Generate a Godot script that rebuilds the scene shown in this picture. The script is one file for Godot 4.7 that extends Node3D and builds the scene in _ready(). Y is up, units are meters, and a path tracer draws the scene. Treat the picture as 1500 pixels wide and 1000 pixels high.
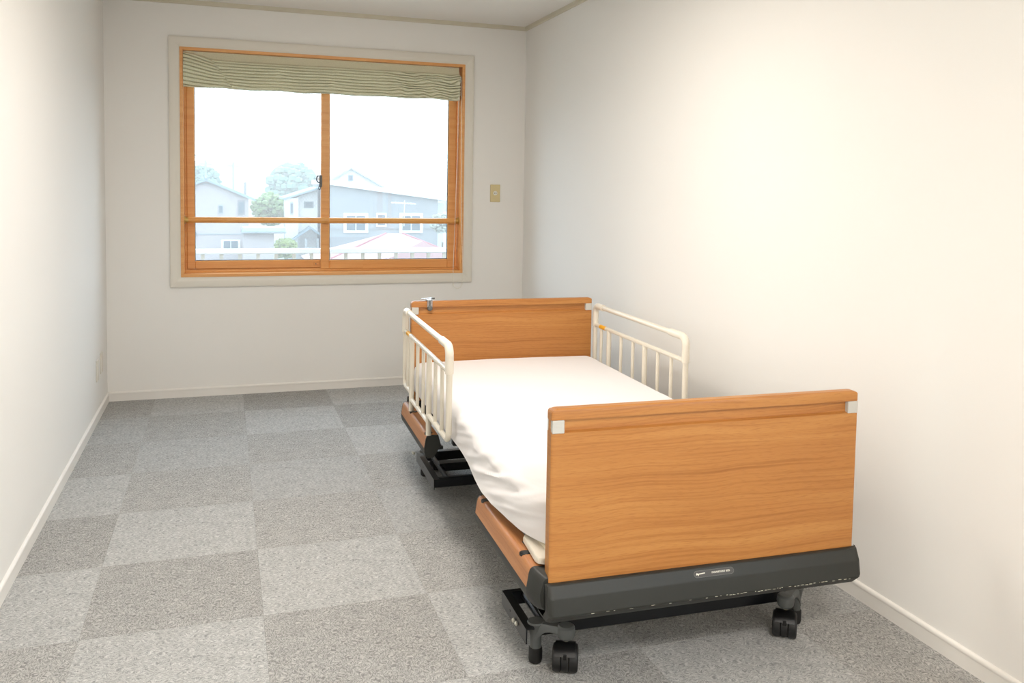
extends Node3D

# ---------------------------------------------------------------- mesh builder
class MB:
	var v := PackedVector3Array()   # three corners a triangle, anticlockwise seen from outside
	func tri(a: Vector3, b: Vector3, c: Vector3) -> void:
		v.append(a); v.append(b); v.append(c)
	func quad(a: Vector3, b: Vector3, c: Vector3, d: Vector3) -> void:
		tri(a, b, c); tri(a, c, d)
	func fix(from: int) -> void:        # turn a closed piece so that its faces look outwards
		var vol := 0.0
		for i in range(from, v.size(), 3):
			vol += v[i].dot(v[i + 1].cross(v[i + 2]))
		if vol < 0.0:
			for i in range(from, v.size(), 3):
				var t := v[i + 1]; v[i + 1] = v[i + 2]; v[i + 2] = t
	func box(c: Vector3, size: Vector3, bevel := 0.0) -> MB:
		var h := size * 0.5
		var from := v.size()
		var b: float = min(bevel, min(h.x, min(h.y, h.z)) * 0.9)
		if b <= 0.0:
			for ax in 3:
				for s: float in [-1.0, 1.0]:
					var n := Vector3.ZERO; n[ax] = s * h[ax]
					var p := Vector3.ZERO; p[(ax + 1) % 3] = h[(ax + 1) % 3]
					var q := Vector3.ZERO; q[(ax + 2) % 3] = h[(ax + 2) % 3] * s
					quad(c + n - p - q, c + n + p - q, c + n + p + q, c + n - p + q)
			return self
		for ax in 3:
			var a1 := (ax + 1) % 3
			var a2 := (ax + 2) % 3
			for s: float in [-1.0, 1.0]:
				var n := Vector3.ZERO; n[ax] = s * h[ax]
				var p := Vector3.ZERO; p[a1] = h[a1] - b
				var q := Vector3.ZERO; q[a2] = (h[a2] - b) * s
				quad(c + n - p - q, c + n + p - q, c + n + p + q, c + n - p + q)
			for s1: float in [-1.0, 1.0]:
				for s2: float in [-1.0, 1.0]:
					var l := Vector3.ZERO; l[ax] = h[ax] - b
					var e1 := Vector3.ZERO; e1[a1] = s1 * h[a1]; e1[a2] = s2 * (h[a2] - b)
					var e2 := Vector3.ZERO; e2[a1] = s1 * (h[a1] - b); e2[a2] = s2 * h[a2]
					if s1 * s2 > 0: quad(c + e1 - l, c + e2 - l, c + e2 + l, c + e1 + l)
					else: quad(c + e2 - l, c + e1 - l, c + e1 + l, c + e2 + l)
		for sx: float in [-1.0, 1.0]:
			for sy: float in [-1.0, 1.0]:
				for sz: float in [-1.0, 1.0]:
					var px := c + Vector3(sx * h.x, sy * (h.y - b), sz * (h.z - b))
					var py := c + Vector3(sx * (h.x - b), sy * h.y, sz * (h.z - b))
					var pz := c + Vector3(sx * (h.x - b), sy * (h.y - b), sz * h.z)
					if sx * sy * sz > 0: tri(px, py, pz)
					else: tri(px, pz, py)
		fix(from)
		return self
	func loft(sections: Array, cap := true) -> MB:   # closed profiles of equal count, joined and capped
		var from := v.size()
		for i in sections.size() - 1:
			var a: PackedVector3Array = sections[i]
			var b: PackedVector3Array = sections[i + 1]
			var n := a.size()
			for k in n:
				var k2 := (k + 1) % n
				quad(a[k], a[k2], b[k2], b[k])
		if cap:
			for e in 2:
				var s: PackedVector3Array = sections[0 if e == 0 else sections.size() - 1]
				var nn := Vector3.ZERO
				for k in s.size(): nn += s[k].cross(s[(k + 1) % s.size()])
				var ax := 0
				if absf(nn.y) > absf(nn[ax]): ax = 1
				if absf(nn.z) > absf(nn[ax]): ax = 2
				var flat := PackedVector2Array()
				for p in s: flat.append(Vector2(p[(ax + 1) % 3], p[(ax + 2) % 3]))
				var ix := Geometry2D.triangulate_polygon(flat)
				var nsum := Vector3.ZERO
				for t in range(0, ix.size(), 3):
					nsum += (s[ix[t + 1]] - s[ix[t]]).cross(s[ix[t + 2]] - s[ix[t]])
				var same := nsum.dot(nn) > 0
				for t in range(0, ix.size(), 3):
					if (e == 0) == same: tri(s[ix[t]], s[ix[t + 2]], s[ix[t + 1]])
					else: tri(s[ix[t]], s[ix[t + 1]], s[ix[t + 2]])
			fix(from)
		return self
	# outline in the plane across axis, from a to b along it
	func prism(flat: PackedVector2Array, axis: int, a: float, b: float) -> MB:
		var ss := []
		for t: float in [a, b]:
			var s := PackedVector3Array()
			for p in flat:
				var q := Vector3.ZERO
				q[axis] = t; q[(axis + 1) % 3] = p.x; q[(axis + 2) % 3] = p.y
				s.append(q)
			ss.append(s)
		return loft(ss)
	func tube(path: PackedVector3Array, r: float, sides := 12, cap := true) -> MB:
		var ss := []
		var side := Vector3.ZERO
		for i in path.size():
			var d := (path[min(i + 1, path.size() - 1)] - path[max(i - 1, 0)]).normalized()
			if i == 0: side = d.cross(Vector3.UP if absf(d.y) < 0.9 else Vector3.RIGHT).normalized()
			side = (side - d * side.dot(d)).normalized()
			var up := d.cross(side)
			var s := PackedVector3Array()
			for k in sides:
				var an := TAU * k / sides
				s.append(path[i] + (side * cos(an) + up * sin(an)) * r)
			ss.append(s)
		return loft(ss, cap)
	# profile of (radius, along) turned about an axis through c
	func lathe(c: Vector3, axis: Vector3, prof: PackedVector2Array, sides := 24) -> MB:
		var sd := axis.cross(Vector3.UP if absf(axis.y) < 0.9 else Vector3.RIGHT).normalized()
		var up := axis.cross(sd)
		var ss := []
		for p in prof:
			var s := PackedVector3Array()
			for k in sides:
				var an := TAU * k / sides
				s.append(c + axis * p.y + (sd * cos(an) + up * sin(an)) * max(p.x, 0.0001))
			ss.append(s)
		return loft(ss)
	func ball(c: Vector3, r: Vector3, rings := 8, sides := 12) -> MB:
		var from := v.size()
		for i in rings:
			for k in sides:
				var q := []
				for e in [[i, k], [i + 1, k], [i + 1, k + 1], [i, k + 1]]:
					var th: float = PI * e[0] / rings
					var ph: float = TAU * e[1] / sides
					q.append(c + r * Vector3(sin(th) * cos(ph), cos(th), sin(th) * sin(ph)))
				if i > 0: tri(q[0], q[1], q[3])
				if i < rings - 1: tri(q[1], q[2], q[3])
		fix(from)
		return self
	func mesh(crease := 35.0) -> ArrayMesh:
		var n := v.size()
		var fn := PackedVector3Array(); fn.resize(n / 3)
		var at := {}
		for i in range(0, n, 3):
			var f := (v[i + 1] - v[i]).cross(v[i + 2] - v[i])
			fn[i / 3] = f
			for k in 3:
				var key := Vector3i((v[i + k] * 20000.0).round())
				if at.has(key): at[key].append(i / 3)
				else: at[key] = PackedInt32Array([i / 3])
		var pos := PackedVector3Array(); pos.resize(n)
		var nor := PackedVector3Array(); nor.resize(n)
		var lim := cos(deg_to_rad(crease))
		for i in range(0, n, 3):
			var f0 := fn[i / 3].normalized()
			for k in 3:
				var sum := Vector3.ZERO
				for j: int in at[Vector3i((v[i + k] * 20000.0).round())]:
					if fn[j].normalized().dot(f0) >= lim: sum += fn[j]
				var o: int = i + [0, 2, 1][k]
				pos[o] = v[i + k]
				nor[o] = sum.normalized() if sum.length_squared() > 0.0 else f0
		var arr := []
		arr.resize(Mesh.ARRAY_MAX)
		arr[Mesh.ARRAY_VERTEX] = pos
		arr[Mesh.ARRAY_NORMAL] = nor
		var m := ArrayMesh.new()
		m.add_surface_from_arrays(Mesh.PRIMITIVE_TRIANGLES, arr)
		return m

func put(m: Mesh, called: String, mat: Material, parent: Node = self, at := Vector3.ZERO, turn := Vector3.ZERO) -> MeshInstance3D:
	var o := MeshInstance3D.new()
	o.name = called
	o.mesh = m
	o.material_override = mat
	o.position = at
	o.rotation = turn
	parent.add_child(o, true)
	return o
func make(b: MB, called: String, mat: Material, parent: Node = self, crease := 35.0) -> MeshInstance3D:
	return put(b.mesh(crease), called, mat, parent)
func thing(called: String, label: String, category: String, at := Vector3.ZERO, turn := 0.0, group := "") -> Node3D:
	var o := Node3D.new()
	o.name = called
	add_child(o, true)
	o.position = at
	o.rotation.y = turn
	return tag(o, label, category, group)
func tag(o: Node3D, label: String, category: String, group := "") -> Node3D:
	o.set_meta("label", label)
	o.set_meta("category", category)
	if group: o.set_meta("group", group)
	return o
func struct(o: Node3D, label := "") -> Node3D:
	o.set_meta("kind", "structure")
	if label: o.set_meta("label", label)
	return o

# ---------------------------------------------------------------- materials
func mat(c: Color, rough := 0.6, metal := 0.0, spec := 0.5) -> StandardMaterial3D:
	var m := StandardMaterial3D.new()
	m.albedo_color = c
	m.roughness = rough
	m.metallic = metal
	m.metallic_specular = spec
	return m
func noise(sd: int, freq: float, oct := 3, kind := FastNoiseLite.TYPE_SIMPLEX_SMOOTH) -> FastNoiseLite:
	var n := FastNoiseLite.new()
	n.seed = sd
	n.frequency = freq
	n.noise_type = kind
	n.fractal_octaves = oct
	return n
func triplanar(m: StandardMaterial3D, per_metre: float, offset := Vector3.ZERO) -> StandardMaterial3D:
	m.uv1_triplanar = true
	m.uv1_scale = Vector3.ONE * per_metre
	m.uv1_offset = offset
	m.uv1_triplanar_sharpness = 8.0
	return m
# wood grain running along the picture's x axis
func wood_image(sd: int, base: Color, dark: Color, light: Color) -> Image:
	var w := 1024
	var h := 1024
	var im := Image.create(w, h, false, Image.FORMAT_RGB8)
	var warp := noise(sd, 0.0030, 2)
	var broad := noise(sd + 1, 0.010, 3)
	var lines := noise(sd + 2, 0.035, 4)
	var pores := noise(sd + 3, 0.35, 1)
	for y in h:
		for x in w:
			var yy := y + 3.0 * sin(x * TAU / 1024.0) + 11.0 * warp.get_noise_2d(x * 0.7, y * 0.9)
			var a := broad.get_noise_2d(x * 0.07, yy * 2.0)
			var b := lines.get_noise_2d(x * 0.03, yy * 3.0)
			var p := pores.get_noise_2d(x * 0.06, yy)
			var c := base.lerp(light, clampf(a * 0.9 + 0.1, 0.0, 1.0))
			c = c.lerp(dark, clampf(-a * 0.45 + b * 0.8 - 0.02, 0.0, 1.0) * 0.8)
			c = c.lerp(dark, clampf(p * 1.6 - 0.45, 0.0, 1.0) * 0.35)
			im.set_pixel(x, y, c)
	return im
func tex(im: Image) -> ImageTexture:
	im.generate_mipmaps()
	return ImageTexture.create_from_image(im)
# looped carpet: short yarn flecks lying along x
func carpet_images(sd: int, base: Color, dark: Color, light: Color) -> Array:
	var w := 512
	var im := Image.create(w, w, false, Image.FORMAT_RGB8)
	var hm := Image.create(w, w, false, Image.FORMAT_RGB8)
	var yarn := noise(sd, 0.15, 2)
	var fine := noise(sd + 1, 0.30, 1)
	var blot := noise(sd + 2, 0.012, 3)
	var warp := noise(sd + 3, 0.03, 1)
	for y in w:
		for x in w:
			var wy := y + 9.0 * warp.get_noise_2d(x, y)
			var a := yarn.get_noise_2d(x * 0.38, wy * 1.5)
			var f := fine.get_noise_2d(x * 0.8, wy)
			var t := a * 1.0 + f * 0.5
			var c := base.lerp(light, clampf(t * 1.5, 0.0, 1.0)).lerp(dark, clampf(-t * 1.6, 0.0, 1.0))
			var g := 1.0 + 0.05 * blot.get_noise_2d(x, y)
			im.set_pixel(x, y, Color(c.r * g, c.g * g, c.b * g))
			var hh := clampf(0.5 + t * 0.7, 0.0, 1.0)
			hm.set_pixel(x, y, Color(hh, hh, hh))
	return [tex(im), tex(hm)]

var M := {}

# ---------------------------------------------------------------- measures of the room
const XL := -0.670
const XR := 1.900
const ZF := 6.40          # wall behind the camera
const H := 2.366          # ceiling
const WX0 := -0.2624      # window opening
const WX1 := 1.4784
const WY0 := 0.7282
const WY1 := 2.0934
const SZ0 := 4.55         # second window, in the right wall beside the camera
const SZ1 := 6.10
const SY0 := 0.73
const SY1 := 2.09

func _ready() -> void:
	camera_and_light()
	materials()
	room()
	window()
	bed()
	mattress()
	side_rails()
	shade()
	small_things()
	outdoors()

func camera_and_light() -> void:
	var cam := Camera3D.new()
	cam.name = "camera"
	add_child(cam)
	var f := 1277.29
	cam.projection = Camera3D.PROJECTION_FRUSTUM
	cam.near = 0.05
	cam.far = 600.0
	cam.size = cam.near * 1000.0 / f
	cam.frustum_offset = Vector2(750.0 - 762.62, -(500.0 - 356.21)) / f * cam.near
	cam.position = Vector3(-0.0166, 1.2877, 5.5773)
	cam.basis = Basis.from_euler(Vector3(-0.0618, -0.3283, 0.0167))
	cam.current = true

	var we := WorldEnvironment.new()
	we.name = "environment"
	var e := Environment.new()
	e.tonemap_mode = Environment.TONE_MAPPER_LINEAR
	e.tonemap_exposure = 1.0
	e.background_mode = Environment.BG_SKY
	var sky := Sky.new()
	var sm := ProceduralSkyMaterial.new()      # bright overcast
	sm.sky_top_color = Color(0.84, 0.93, 1.0)
	sm.sky_horizon_color = Color(0.90, 0.96, 1.0)
	sm.ground_bottom_color = Color(0.45, 0.47, 0.48)
	sm.ground_horizon_color = Color(0.7, 0.74, 0.76)
	sm.sky_energy_multiplier = 2.35
	sm.ground_energy_multiplier = 0.7
	sky.sky_material = sm
	e.sky = sky
	e.volumetric_fog_enabled = true
	e.volumetric_fog_density = 0.0
	e.sdfgi_enabled = true
	e.ssao_enabled = true
	e.ssil_enabled = true
	we.environment = e
	add_child(we)

	# two round ceiling lamps along the middle of the room, both above the frame
	for z: float in [2.6, 5.7]:
		var t := thing("ceiling_light", "round white ceiling lamp %s" % ("over the bed" if z < 3 else "behind the camera"), "lamp", Vector3(0.62, H, z), 0.0, "ceiling lamps")
		make(MB.new().lathe(Vector3.ZERO, Vector3.DOWN, PackedVector2Array([Vector2(0.26, 0.0), Vector2(0.27, 0.01), Vector2(0.27, 0.03), Vector2(0.25, 0.035)]), 48), "base", mat(Color(0.9, 0.9, 0.88), 0.4), t)
		var glow := mat(Color(0.95, 0.94, 0.92), 0.5)
		glow.emission_enabled = true
		glow.emission = Color(1.0, 0.97, 0.92)
		glow.emission_energy_multiplier = 1.2
		make(MB.new().lathe(Vector3.ZERO, Vector3.DOWN, PackedVector2Array([Vector2(0.25, 0.03), Vector2(0.25, 0.06), Vector2(0.235, 0.08), Vector2(0.18, 0.093), Vector2(0.0, 0.098)]), 48), "diffuser", glow, t)
		var l := AreaLight3D.new()
		l.name = "lamp_light"
		l.area_size = Vector2(0.46, 0.46)
		l.light_color = Color(1.0, 0.972, 0.94)
		l.light_energy = 2.75 if z < 3 else 4.75
		l.area_range = 12.0
		l.area_attenuation = 2.0
		l.shadow_enabled = true
		l.position = Vector3(0, -0.105, 0)
		l.rotation.x = -PI / 2
		t.add_child(l)

func materials() -> void:
	var wallm := mat(Color(0.94, 0.93, 0.91), 0.75, 0.0, 0.3)
	var bump := NoiseTexture2D.new()
	bump.width = 512; bump.height = 512; bump.seamless = true; bump.normalize = true
	bump.noise = noise(5, 0.06, 3)
	wallm.heightmap_enabled = true
	wallm.heightmap_texture = bump
	wallm.heightmap_scale = 0.008
	triplanar(wallm, 1.3)
	M.wall = wallm
	M.ceiling = mat(Color(0.94, 0.925, 0.90), 0.85, 0.0, 0.2)
	M.trim = mat(Color(0.93, 0.915, 0.89), 0.45)
	M.casing = mat(Color(0.885, 0.862, 0.815), 0.5)
	M.cornice = mat(Color(0.82, 0.79, 0.71), 0.55)
	var w := wood_image(11, Color(0.715, 0.478, 0.238), Color(0.57, 0.34, 0.14), Color(0.77, 0.547, 0.295))
	M.board = triplanar(mat(Color(1, 1, 1), 0.42), 1.1)
	M.board.albedo_texture = tex(w)
	var w2 := wood_image(23, Color(0.71, 0.475, 0.285), Color(0.59, 0.36, 0.195), Color(0.77, 0.54, 0.345))
	M.side = triplanar(mat(Color(1, 1, 1), 0.38), 1.6)
	M.side.albedo_texture = tex(w2)
	var w3 := wood_image(37, Color(0.885, 0.635, 0.375), Color(0.82, 0.56, 0.30), Color(0.91, 0.69, 0.44))
	M.frame = triplanar(mat(Color(1, 1, 1), 0.35), 1.2)
	M.frame.albedo_texture = tex(w3)
	M.pole = triplanar(mat(Color(1.0, 1.0, 0.95), 0.3), 1.2)
	M.pole.albedo_texture = M.frame.albedo_texture
	var cl := carpet_images(41, Color(0.706, 0.706, 0.697), Color(0.576, 0.576, 0.570), Color(0.80, 0.795, 0.783))
	var cd := carpet_images(57, Color(0.668, 0.663, 0.650), Color(0.515, 0.511, 0.502), Color(0.78, 0.771, 0.754))  # darker copy for quarter-turned tiles: their pile sheen put into the colour
	M.carpet = []
	for k in 4:
		var c := mat(Color(1, 1, 1) * (1.0 - 0.03 * (k / 2)), 0.95, 0.0, 0.2)
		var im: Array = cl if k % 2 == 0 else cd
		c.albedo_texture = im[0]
		c.heightmap_enabled = true
		c.heightmap_texture = im[1]
		c.heightmap_scale = 0.06
		triplanar(c, 2.0, Vector3(0.31, 0, 0.17) * (k / 2))
		M.carpet.append(c)
	M.slab = mat(Color(0.4, 0.4, 0.4), 0.95)
	M.dark = mat(Color(0.15, 0.155, 0.14), 0.52)
	M.black = mat(Color(0.045, 0.047, 0.05), 0.35)
	M.rubber = mat(Color(0.07, 0.07, 0.07), 0.55)
	M.grey_plastic = mat(Color(0.77, 0.76, 0.73), 0.45)
	M.steel_black = mat(Color(0.10, 0.11, 0.125), 0.28, 0.3)
	M.cast = mat(Color(0.36, 0.37, 0.365), 0.42)
	M.cream = mat(Color(0.895, 0.865, 0.80), 0.32)
	M.cream_sleeve = mat(Color(0.91, 0.88, 0.82), 0.4)
	M.deck = mat(Color(0.84, 0.80, 0.71), 0.45)
	M.steel = mat(Color(0.72, 0.73, 0.74), 0.22, 1.0)
	M.brass = mat(Color(0.80, 0.68, 0.42), 0.28, 0.9)
	M.screw = mat(Color(0.8, 0.79, 0.74), 0.35, 0.6)
	M.sheet = mat(Color(0.935, 0.92, 0.915), 0.85, 0.0, 0.3)
	M.ivory = mat(Color(0.84, 0.77, 0.58), 0.4)
	M.white_plastic = mat(Color(0.90, 0.89, 0.85), 0.4)
	M.print = mat(Color(0.86, 0.85, 0.80), 0.5)
	M.fabric = mat(Color(0.94, 0.935, 0.835), 0.9, 0.0, 0.2)
	M.fabric.backlight_enabled = true
	M.fabric.backlight = Color(0.44, 0.43, 0.36)
	var weave := NoiseTexture2D.new()
	weave.width = 256; weave.height = 256; weave.seamless = true
	weave.noise = noise(71, 0.12, 2)
	var ramp := Gradient.new()
	ramp.set_color(0, Color(0.90, 0.90, 0.88)); ramp.set_color(1, Color(1, 1, 1))
	weave.color_ramp = ramp
	M.fabric.albedo_texture = weave
	triplanar(M.fabric, 5.0)
	M.aluminium = mat(Color(0.62, 0.64, 0.62), 0.4, 0.7)
	var g := mat(Color(0.93, 0.97, 0.98, 0.05), 0.02)
	g.transparency = BaseMaterial3D.TRANSPARENCY_ALPHA
	M.glass = g
	M.bead = mat(Color(0.93, 0.91, 0.85), 0.3)

# ---------------------------------------------------------------- the room
func room() -> void:
	# carpet tiles on a slab
	var fl := make(MB.new().box(Vector3((XL + XR) / 2, -0.106, ZF / 2), Vector3(XR - XL + 0.4, 0.2, ZF + 0.4)), "floor", M.slab)
	struct(fl, "grey carpet tile floor laid in a quarter-turned checker")
	var shapes := {}
	var x0 := 0.0902
	var z0 := 2.930
	for ix in range(-2, 4):
		for iz in range(-6, 7):
			var a := maxf(x0 + ix * 0.5, XL); var b := minf(x0 + ix * 0.5 + 0.5, XR)
			var c := maxf(z0 + iz * 0.5, 0.0); var d := minf(z0 + iz * 0.5 + 0.5, ZF)
			if b - a < 0.02 or d - c < 0.02: continue
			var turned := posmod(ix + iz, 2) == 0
			var sx := (b - a) - 0.0003; var sz := (d - c) - 0.0003
			if turned: var t := sx; sx = sz; sz = t
			var key := "%.3f %.3f" % [sx, sz]
			if not shapes.has(key): shapes[key] = MB.new().box(Vector3.ZERO, Vector3(sx, 0.006, sz), 0.0006).mesh(10)
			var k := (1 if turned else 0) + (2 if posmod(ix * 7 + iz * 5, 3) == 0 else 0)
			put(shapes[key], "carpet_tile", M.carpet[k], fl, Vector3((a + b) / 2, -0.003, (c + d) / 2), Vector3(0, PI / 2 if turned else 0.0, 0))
	var t := 0.18
	# walls
	struct(make(MB.new().box(Vector3(XL - t / 2, H / 2, ZF / 2), Vector3(t, H, ZF)), "wall_left", M.wall), "cool white left wall")
	var wr := MB.new()
	wr.box(Vector3(XR + t / 2, H / 2, SZ0 / 2), Vector3(t, H, SZ0))
	wr.box(Vector3(XR + t / 2, H / 2, (SZ1 + ZF) / 2), Vector3(t, H, ZF - SZ1))
	wr.box(Vector3(XR + t / 2, SY0 / 2, (SZ0 + SZ1) / 2), Vector3(t, SY0, SZ1 - SZ0))
	wr.box(Vector3(XR + t / 2, (SY1 + H) / 2, (SZ0 + SZ1) / 2), Vector3(t, H - SY1, SZ1 - SZ0))
	struct(make(wr, "wall_right", M.wall), "off-white right wall beside the bed")
	var sw := Node3D.new()
	sw.name = "window_2"
	sw.position = Vector3(XR, 0, 0)
	sw.rotation.y = -PI / 2
	add_child(sw)
	struct(sw, "second window in the right wall beside the camera")
	mitred([SZ0 + 0.05, SZ1 - 0.05, SY0 + 0.05, SY1 - 0.05], PackedVector2Array([Vector2(0, -0.12), Vector2(0, -0.05), Vector2(0.05, -0.05), Vector2(0.05, -0.12)]), "frame", M.frame, sw)
	make(MB.new().box(Vector3((SZ0 + SZ1) / 2, (SY0 + SY1) / 2, -0.085), Vector3(0.05, SY1 - SY0 - 0.1, 0.04)), "stile", M.frame, sw)
	for k in 2:
		var gw := (SZ1 - SZ0 - 0.15) / 2
		make(MB.new().box(Vector3(SZ0 + 0.05 + gw / 2 + k * (gw + 0.05), (SY0 + SY1) / 2, -0.085), Vector3(gw, SY1 - SY0 - 0.1, 0.0004)), "pane", M.glass, sw)
	struct(make(MB.new().box(Vector3((XL + XR) / 2, H / 2, ZF + t / 2), Vector3(XR - XL + 2 * t, H, t)), "wall_front", M.wall), "wall behind the camera")
	var wb := MB.new()
	var ax := XL - t; var bx := XR + t
	wb.box(Vector3((ax + WX0) / 2, H / 2, -t / 2), Vector3(WX0 - ax, H, t))
	wb.box(Vector3((bx + WX1) / 2, H / 2, -t / 2), Vector3(bx - WX1, H, t))
	wb.box(Vector3((WX0 + WX1) / 2, WY0 / 2, -t / 2), Vector3(WX1 - WX0, WY0, t))
	wb.box(Vector3((WX0 + WX1) / 2, (WY1 + H) / 2, -t / 2), Vector3(WX1 - WX0, H - WY1, t))
	struct(make(wb, "wall_back", M.wall), "cream white wall around the window")
	struct(make(MB.new().box(Vector3((XL + XR) / 2, H + 0.1, ZF / 2), Vector3(XR - XL + 0.4, 0.2, ZF + 0.4)), "ceiling", M.ceiling), "plain white ceiling")
	# baseboards: a flat board with a rounded lip on top
	var pr := PackedVector2Array([Vector2(0, 0), Vector2(0.008, 0), Vector2(0.008, 0.040), Vector2(0.0095, 0.043), Vector2(0.0105, 0.048), Vector2(0.009, 0.053), Vector2(0.005, 0.056), Vector2(0, 0.057)])
	var run := func(called: String, p: Vector3, q: Vector3, inward: Vector3) -> void:
		var ss := []
		for e: Vector3 in [p, q]:
			var s := PackedVector3Array()
			for c in pr: s.append(e + inward * c.x + Vector3.UP * c.y)
			ss.append(s)
		struct(make(MB.new().loft(ss), called, M.trim, self, 50.0), "cream white skirting board")
	run.call("baseboard_left", Vector3(XL, 0, 0), Vector3(XL, 0, ZF), Vector3.RIGHT)
	run.call("baseboard_right", Vector3(XR, 0, 0), Vector3(XR, 0, ZF), Vector3.LEFT)
	run.call("baseboard_back", Vector3(XL, 0, 0), Vector3(XR, 0, 0), Vector3.BACK)
	run.call("baseboard_front", Vector3(XL, 0, ZF), Vector3(XR, 0, ZF), Vector3.FORWARD)
	# ceiling trim
	var cr := [Vector2(0, 2.341), Vector2(0.012, 2.341), Vector2(0.016, 2.345), Vector2(0.016, H), Vector2(0, H)]
	var n := 0
	for a in [[Vector3(XL, 0, 0), Vector3(XR, 0, 0), Vector3.BACK], [Vector3(XR, 0, 0), Vector3(XR, 0, ZF), Vector3.LEFT], [Vector3(XL, 0, 0), Vector3(XL, 0, ZF), Vector3.RIGHT], [Vector3(XL, 0, ZF), Vector3(XR, 0, ZF), Vector3.FORWARD]]:
		var ss := []
		for e in 2:
			var s := PackedVector3Array()
			for c: Vector2 in cr: s.append(a[e] + a[2] * c.x + Vector3.UP * c.y)
			ss.append(s)
		n += 1
		struct(make(MB.new().loft(ss), "trim_%d" % n, M.cornice), "beige strip along the ceiling")

# four mitred bars round a rectangle: profile (across from inner edge outwards, z)
func mitred(b: Array, prof: PackedVector2Array, called: String, m: Material, parent: Node) -> void:
	var cs := [Vector2(b[0], b[2]), Vector2(b[1], b[2]), Vector2(b[1], b[3]), Vector2(b[0], b[3])]
	var dirs := [Vector2(-1, -1), Vector2(1, -1), Vector2(1, 1), Vector2(-1, 1)]
	for i in 4:
		var ss := []
		for e in [i, (i + 1) % 4]:
			var s := PackedVector3Array()
			for p in prof: s.append(Vector3(cs[e].x + dirs[e].x * p.x, cs[e].y + dirs[e].y * p.x, p.y))
			ss.append(s)
		make(MB.new().loft(ss), called, m, parent, 50.0)

func window() -> void:
	var w := Node3D.new()
	w.name = "window_1"
	add_child(w)
	struct(w, "wood framed sliding window with wired glass")
	# painted casing on the wall, stepped inward
	mitred([WX0, WX1, WY0, WY1], PackedVector2Array([Vector2(0.0, -0.002), Vector2(0.0, 0.010), Vector2(0.020, 0.012), Vector2(0.024, 0.016), Vector2(0.050, 0.017), Vector2(0.0604, 0.013), Vector2(0.0604, 0.0), Vector2(0.03, 0.0)]), "casing", M.casing, w)
	# wooden liner in the opening
	mitred([WX0 + 0.018, WX1 - 0.018, WY0 + 0.018, WY1 - 0.018], PackedVector2Array([Vector2(0, -0.16), Vector2(0, 0.011), Vector2(0.003, 0.0135), Vector2(0.0175, 0.0135), Vector2(0.0175, -0.16)]), "jamb", M.frame, w)
	# track with two grooves at the bottom
	var tr := MB.new()
	tr.box(Vector3((WX0 + WX1) / 2, WY0 + 0.024, -0.115), Vector3(WX1 - WX0 - 0.036, 0.012, 0.085), 0.002)
	for z: float in [-0.095, -0.132]: tr.box(Vector3((WX0 + WX1) / 2, WY0 + 0.033, z), Vector3(WX1 - WX0 - 0.036, 0.006, 0.004))
	make(tr, "track", M.frame, w)
	# fixed outer stops at the sides
	for x: float in [WX0 + 0.028, WX1 - 0.026]:
		make(MB.new().box(Vector3(x, (WY0 + WY1) / 2, -0.135), Vector3(0.022, WY1 - WY0 - 0.036, 0.03), 0.003), "side_stop", M.frame, w)
	sash(w, -0.232, 0.604, 0.764, 2.07, -0.130, 0.046, 0.030, true)
	sash(w, 0.566, 1.446, 0.758, 2.07, -0.094, 0.054, 0.052, false)
	# crescent lock on the meeting stile
	var lock := make(MB.new().box(Vector3(0.563, 1.318, -0.072), Vector3(0.018, 0.075, 0.010), 0.003), "window_latch", M.cast, w)
	var ring := PackedVector3Array()
	for k in 15:
		var an := PI * 0.55 + PI * 1.25 * k / 14
		ring.append(Vector3(0.551 + cos(an) * 0.014, 1.331 + sin(an) * 0.021, -0.064))
	make(MB.new().tube(ring, 0.004, 8), "crescent", M.cast, lock)
	make(MB.new().lathe(Vector3(0.549, 1.331, -0.068), Vector3.BACK, PackedVector2Array([Vector2(0.007, 0), Vector2(0.007, 0.008), Vector2(0.005, 0.010)]), 14), "pivot", M.steel, lock)
	var loop := PackedVector3Array()
	for k in 13:
		var an := TAU * k / 12
		loop.append(Vector3(0.556 + cos(an) * 0.006, 1.276 + sin(an) * 0.012, -0.066))
	make(MB.new().tube(loop, 0.0025, 6), "catch", M.cast, lock)

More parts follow.
